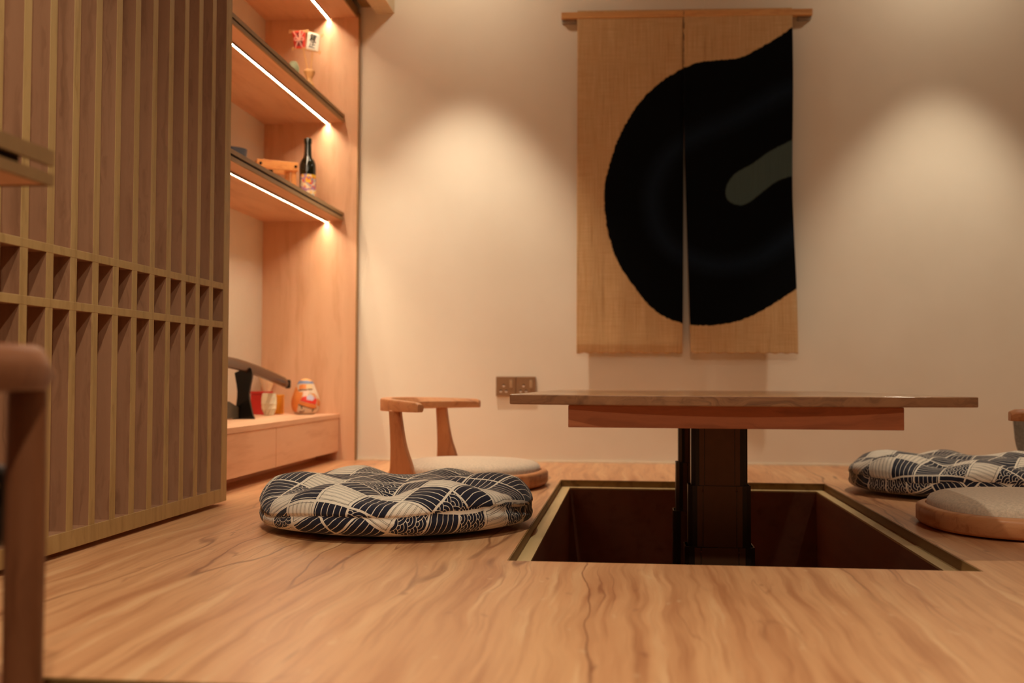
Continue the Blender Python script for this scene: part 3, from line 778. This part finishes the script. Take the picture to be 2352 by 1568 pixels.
# dark blue cup
M_cup = plain('rough_blue_black_glaze', lin(52, 60, 72), .6, .4, 0, .4, 90)
cx_, cy_ = -1.555, 4.10
tag(link_mesh('ceramic_cup', lathe([(0, .0), (.040, 0), (.043, .006), (.052, .08), (.062, .150), (.063, .158), (.058, .158), (.047, .08), (.036, .012), (0, .010)], (cx_, cy_, S1), 48), M_cup, None, 60),
    'dark blue-grey ceramic cup on the lower display shelf, half behind the screen', 'cup')
# flag ornament
M_pale = wood('pale_turned_wood', lin(230, 176, 112), lin(206, 146, 84), lin(238, 190, 130), 2, 4.0, .5)
fx, fy = -1.364, 4.50
t = thing('flag_ornament', 'red and white mini flags with black lettering in a small turned wooden holder', 'ornament', (fx, fy, S2))
link_mesh('holder', lathe([(0, 0), (.020, 0), (.026, .008), (.028, .04), (.022, .075), (.012, .095), (.013, .105), (.022, .125), (.024, .133), (.020, .138), (0, .136)], (fx, fy, S2), 40), M_pale, t, 60)
M_redp = plain('red_paper', lin(226, 62, 46), .7); M_whp = plain('white_paper', lin(244, 238, 222), .7); M_ink = plain('black_ink', lin(24, 28, 22), .8); M_cord = plain('pink_cord', lin(240, 168, 150), .8)
def flag(corners, mat, chars, stick, label):
    """corners: TL, TR, BR, BL as (x,z); flag stands nearly facing -Y"""
    yb = fy - .004 if stick[0] < fx else fy - .010
    bm = bmesh.new(); n = 10; g = []
    (tl, tr, br, bl) = [np.array(c) for c in corners]
    for j in range(n + 1):
        row = []
        for i in range(n + 1):
            u, v = i / n, j / n; p = (tl * (1 - u) + tr * u) * (1 - v) + (bl * (1 - u) + br * u) * v
            row.append(bm.verts.new((p[0], yb - .003 * math.sin(u * PI), p[1])))
        g.append(row)
    for j in range(n):
        for i in range(n): bm.faces.new((g[j][i], g[j][i + 1], g[j + 1][i + 1], g[j + 1][i]))
    o = link_mesh('flag', bm, mat, t, 180); o['label'] = label
    so = o.modifiers.new('s', 'SOLIDIFY'); so.thickness = .001
    for a, b in ((tl, tr), (bl, br)):
        d = (b - a) / np.linalg.norm(b - a); a2, b2 = a - d * .006, b + d * .006
        bm = tube([(a2[0], yb, a2[1]), (b2[0], yb, b2[1])], .0022, 8)
        for e_, dd in ((a2, -d), (b2, d)):
            perp = np.array((-d[1], d[0]))
            for sgn in (-1, 1):
                q = e_ + dd * .003 + perp * sgn * .0045
                tube([(e_[0], yb, e_[1]), (q[0], yb, q[1]), (q[0] + dd[0] * .003, yb, q[1] + dd[1] * .003)], [.0022, .0038, .0015], 8, bm)
        link_mesh('scroll_rod', bm, M_pale, o, 50)
    top = (corners[0][0] * .5 + corners[1][0] * .5, corners[0][1] * .5 + corners[1][1] * .5)
    link_mesh('stick', tube([(stick[0], fy + .002, S2 + .13), (stick[1], yb + .004, stick[2])], .003, 8), M_pale, t, 50)
    up = (tl - bl) / np.linalg.norm(tl - bl); ang = math.atan2(tr[1] - tl[1], tr[0] - tl[0])
    for k, ch in enumerate(chars):
        cu = bpy.data.curves.new('lettering', 'FONT'); cu.body = ch; cu.size = .032; cu.align_x = 'CENTER'; cu.align_y = 'CENTER'; cu.extrude = .0003; cu.offset = .0004
        cu.materials.append(M_ink)
        tmp = bpy.data.objects.new('tmp', cu); C.objects.link(tmp); bpy.context.view_layer.update()
        me_ = bpy.data.meshes.new_from_object(tmp.evaluated_get(bpy.context.evaluated_depsgraph_get())); bpy.data.objects.remove(tmp)
        q = bpy.data.objects.new('lettering', me_); C.objects.link(q); q.parent = o
        v = .30 + .40 * k; pc = (tl + tr) / 2 * (1 - v) + (bl + br) / 2 * v
        q.location = Vector((pc[0], yb - .0046, pc[1])) - Vector((fx, fy, S2)); q.rotation_euler = (PI / 2, -ang, 0)
    return o, yb
K = 4.50 / 4.45
def fpt(x, z): return (x * K, .38 + (z - .38) * K)
o1, yb1 = flag([fpt(-1.425, 1.832), fpt(-1.3664, 1.832), fpt(-1.3655, 1.757), fpt(-1.4120, 1.757)], M_redp, '迎春', (fx - .006, -1.3965, 1.80), 'red flag crossed by pink cord')
o2, yb2 = flag([fpt(-1.355, 1.8265), fpt(-1.300, 1.8105), fpt(-1.3086, 1.738), fpt(-1.362, 1.752)], M_whp, '賀正', (fx + .006, -1.346, 1.79), 'white flag')
bm = bmesh.new()
cxr, czr = o1 and fpt(-1.392, 1.795)
tube([(cxr - .026, yb1 - .006, czr + .034), (cxr, yb1 - .007, czr), (cxr + .016, yb1 - .006, czr - .038)], .0024, 8, bm)
tube([(cxr + .022, yb1 - .006, czr + .034), (cxr, yb1 - .008, czr), (cxr - .016, yb1 - .006, czr - .038)], .0024, 8, bm)
tube([(cxr + .004, yb1 - .006, czr + .038), (cxr + .004, yb1 - .009, czr)], .0038, 8, bm)
for sg in (-1, 1):
    tube(catmull([(cxr, yb1 - .008, czr), (cxr + sg * .018, yb1 - .009, czr + .008), (cxr + sg * .019, yb1 - .008, czr - .004), (cxr, yb1 - .008, czr - .003)], 6), .0024, 8, bm)
link_mesh('cord_knot', bm, M_cord, t, 60)
tag(link_mesh('stone_ornament', lathe([(0, 0), (.030, 0), (.034, .03), (.030, .07), (.022, .10), (.024, .128), (.014, .152), (0, .158)], (-1.408, 4.42, S2), 30), plain('grey_green_stone', lin(140, 148, 118), .7, .4, 0, .5, 60), None, 60),
    'small grey-green ornament behind the shelf edge left of the mini flags', 'ornament')

# ---- on the bench
# sword and stand
M_saya = plain('brown_lacquer', lin(70, 46, 32), .22, .5); M_saya = M_saya
t = thing('sword', 'curved sword in a brown lacquered scabbard resting across the black stand', 'sword', (-1.475, 4.1, .40))
pts = catmull([(-1.475, 3.30, .425), (-1.475, 3.60, .433), (-1.475, 3.90, .421), (-1.475, 4.10, .404), (-1.475, 4.35, .373), (-1.475, 4.60, .336)], 8)
secs = []
for i, p in enumerate(pts):
    e = 1.0 if i < len(pts) - 2 else (.85 if i == len(pts) - 2 else .55)
    a_ = [(-.0135 * e, .0), (-.009 * e, .0185 * e), (.0, .022 * e), (.009 * e, .0185 * e), (.0135 * e, 0), (.009 * e, -.0185 * e), (0, -.022 * e), (-.009 * e, -.0185 * e)]
    secs.append([(p[0] + u, p[1], p[2] + v) for u, v in a_])
link_mesh('scabbard', sweep(secs), M_saya, t, 60, bevel=.002)
link_mesh('tip_cap', boxes((-1.487, -1.463, 4.585, 4.612, .317, .356)), M_black, t, bevel=.008, seg=3)
link_mesh('hand_guard', lathe([(0, 0), (.036, 0), (.038, .003), (.036, .006), (0, .006)], (0, 0, 0), 32), M_black, t, 50,
          pre=Matrix.Translation((-1.475, 3.30, .425)) @ Matrix.Rotation(PI / 2, 4, 'X'))
link_mesh('handle', tube([(-1.475, 3.29, .425), (-1.475, 3.10, .41), (-1.475, 3.02, .40)], [.017, .016, .017], 14), M_black, t, 60)
t = thing('sword_stand', 'glossy black sword stand with hourglass uprights on the storage bench', 'stand', (-1.495, 4.1, BT))
def upright(y, cx, zc):
    P = [(532, 962), (586, 962), (580.7, 945.5), (574.2, 918), (572.6, 904), (575.3, 886), (579.6, 864), (580.2, 853.4), (577.5, 842.5), (571, 836.6), (569.3, 842.5), (566.6, 854.4), (564.4, 842.5), (559, 838.7), (553, 845), (545, 849), (536.5, 853), (541.7, 880.5), (543.8, 896.7), (543.3, 913), (541.7, 927), (537.9, 958)]
    return prism([(cx + (a - 558) * .001636, BT + (962 - b) * .001636 * zc) for a, b in P], 1, y - .008, y + .008)
link_mesh('upright', upright(4.09, -1.488, 1.0), M_black, t, bevel=.0015)
link_mesh('upright', upright(3.55, -1.487, 1.06), M_black, t, bevel=.0015)
M_bgrey = plain('painted_sheen_lacquer', lin(84, 76, 62), .35)  # sheen of light on the black lacquer, put into a grey colour
bm = prism([(3.558, BT + .005), (4.082, BT + .005), (4.082, BT + .045), (3.98, BT + .070), (3.66, BT + .070), (3.558, BT + .045)], 0, -1.515, -1.503)
link_mesh('cross_board', bm, M_bgrey, t, bevel=.001)
# red box
def rbox(name, label, cat, cx, cy, hx, hy, h, rz, mat, lid=None):
    t = thing(name, label, cat, (0, 0, 0))
    link_mesh('box_body', boxes((-hx, hx, -hy, hy, 0, h * .86)), mat, t, bevel=.002)
    link_mesh('lid', boxes((-hx - .001, hx + .001, -hy - .001, hy + .001, h * .865, h)), mat, t, bevel=.002)
    t.location = (cx, cy, BT); t.rotation_euler = (0, 0, rz); return t
rbox('gift_box', 'red upright box behind the black sword stand', 'box', -1.578, 4.56, .036, .03, .100, math.radians(-20), plain('red_card', lin(190, 36, 30), .5))
rbox('gift_box', 'yellow-orange upright box right of the cream vase', 'box', -1.530, 4.625, .024, .024, .084, math.radians(4), plain('yellow_card', lin(240, 158, 30), .5))
# faceted cream vase
M_cream = plain('cream_bisque', lin(234, 222, 192), .6)
vx, vy = -1.508, 4.45
bm = bmesh.new(); secs = []
for r, z, tw in ((.020, 0, 0), (.0215, .004, 0), (.030, .030, .35), (.0325, .050, .7), (.031, .075, 1.0), (.028, .094, 1.2)):
    secs.append([(vx + r * math.cos(2 * PI * k / 10 + tw), vy + r * math.sin(2 * PI * k / 10 + tw), BT + z) for k in range(10)])
sweep(secs, bm)
tag(link_mesh('faceted_vase', bm, M_cream, None, bevel=.001), 'small cream faceted vase between the red and yellow boxes', 'vase')
tag(link_mesh('wooden_goblet', lathe([(0, 0), (.022, 0), (.022, .006), (.013, .02), (.011, .06), (.014, .095), (.026, .125), (.034, .150), (.037, .168), (.033, .168), (.028, .15), (0, .12)], (-1.590, 4.665, BT), 40), plain('pale_translucent_wood', lin(250, 224, 184), .5), None, 60),
    'pale flared wooden goblet behind the boxes, under the scabbard', 'goblet')
# egg-shaped painted doll
ex, ey, eh, er = -1.402, 4.622, .156, .0605
t = thing('painted_doll', 'egg-shaped painted doll in orange, red and blue at the right end of the bench', 'figurine', (0, 0, 0))
def egg_r(f):   # radius at height fraction
    return er * float(np.interp(f, [0, .015, .05, .12, .22, .34, .46, .58, .70, .80, .88, .94, .975, 1], [.55, .68, .80, .92, .99, 1, .96, .87, .75, .645, .54, .41, .27, 0]))
prof = [(0, 0)] + [(egg_r(f), f * eh) for f in np.linspace(0.0, 1, 40)][:-1] + [(0, eh)]
link_mesh('body', lathe(prof, (0, 0, 0), 48), plain('cream_doll_body', lin(222, 196, 168), .6), t, 60)
def patch(name, poly, col, lift):
    G = 70; pol = np.array(poly); bm = bmesh.new(); cache = {}
    def V(i, j):
        if (i, j) in cache: return cache[(i, j)]
        u = -1 + 2 * i / G; f = j / G; r = egg_r(f) * 1.0 + lift; a = u * PI * .5
        cache[(i, j)] = bm.verts.new((r * math.sin(a), -r * math.cos(a), f * eh)); return cache[(i, j)]
    for i in range(G):
        for j in range(1, G):
            u = -1 + 2 * (i + .5) / G; f = (j + .5) / G; xs = math.sin(u * PI * .5) * (egg_r(f) / er)
            if inside(np.array([[xs, f]]), poly)[0]: bm.faces.new((V(i, j), V(i + 1, j), V(i + 1, j + 1), V(i, j + 1)))
    if len(bm.faces) == 0: bm.free(); return
    link_mesh(name, bm, plain('paint_' + name, col, .55), t, 180)
OR, RD_, BL = lin(226, 132, 60), lin(226, 58, 40), lin(120, 130, 160)
patch('hat_crown', [(-1, .93), (1, .93), (1, 1.02), (-1, 1.02)], lin(240, 170, 92), .0006)
patch('headband', [(-1, .82), (-.3, .86), (.6, .86), (1, .84), (1, .93), (-.4, .94), (-1, .90)], BL, .0009)
patch('face', [(-.48, .70), (.02, .72), (.05, .85), (-.4, .83)], OR, .0008)
patch('beard', [(.03, .72), (.50, .70), (.40, .85), (.06, .85)], lin(226, 190, 140), .0008)
patch('outline', [(-.55, .655), (.5, .695), (.5, .715), (-.5, .69)], lin(120, 60, 34), .0010)
patch('sleeve', [(-1, .62), (-.62, .78), (-.5, .64), (-.15, .62), (-.30, .44), (-.48, .30), (-.62, .06), (-.9, .10), (-1.1, .4)], OR, .0007)
patch('sleeve', [(.30, .60), (.60, .58), (.95, .40), (1.05, .34), (.95, .22), (.80, .26), (.82, .46), (.55, .54)], OR, .0007)
patch('collar', [(-.15, .66), (.25, .66), (.12, .52), (-.12, .50)], lin(244, 206, 186), .0009)
patch('shirt', [(-.22, .50), (.30, .52), (.62, .50), (.80, .42), (.74, .28), (-.36, .38)], RD_, .0008)
patch('emblem', [(.06, .50), (.36, .56), (.64, .46), (.50, .38), (.10, .42)], lin(206, 200, 220), .0012)
patch('belt', [(-.42, .37), (.74, .27), (.78, .19), (.50, .17), (-.46, .29)], OR, .0009)
patch('hem_line', [(-.46, .29), (.50, .17), (.76, .18), (.74, .155), (.48, .15), (-.48, .265)], lin(70, 42, 26), .0011)
patch('trouser_fold', [(-.30, .26), (-.24, .26), (-.22, .16), (-.28, .17)], lin(60, 48, 40), .0011)
patch('trouser_fold', [(.52, .17), (.60, .17), (.50, .07), (.45, .08)], lin(60, 48, 40), .0011)
patch('shoe', [(-.42, .05), (-.1, .07), (-.05, .15), (-.2, .09), (-.4, .11)], lin(130, 92, 74), .0011)
t.location = (ex, ey, BT); t.rotation_euler = (0, 0, math.radians(16))
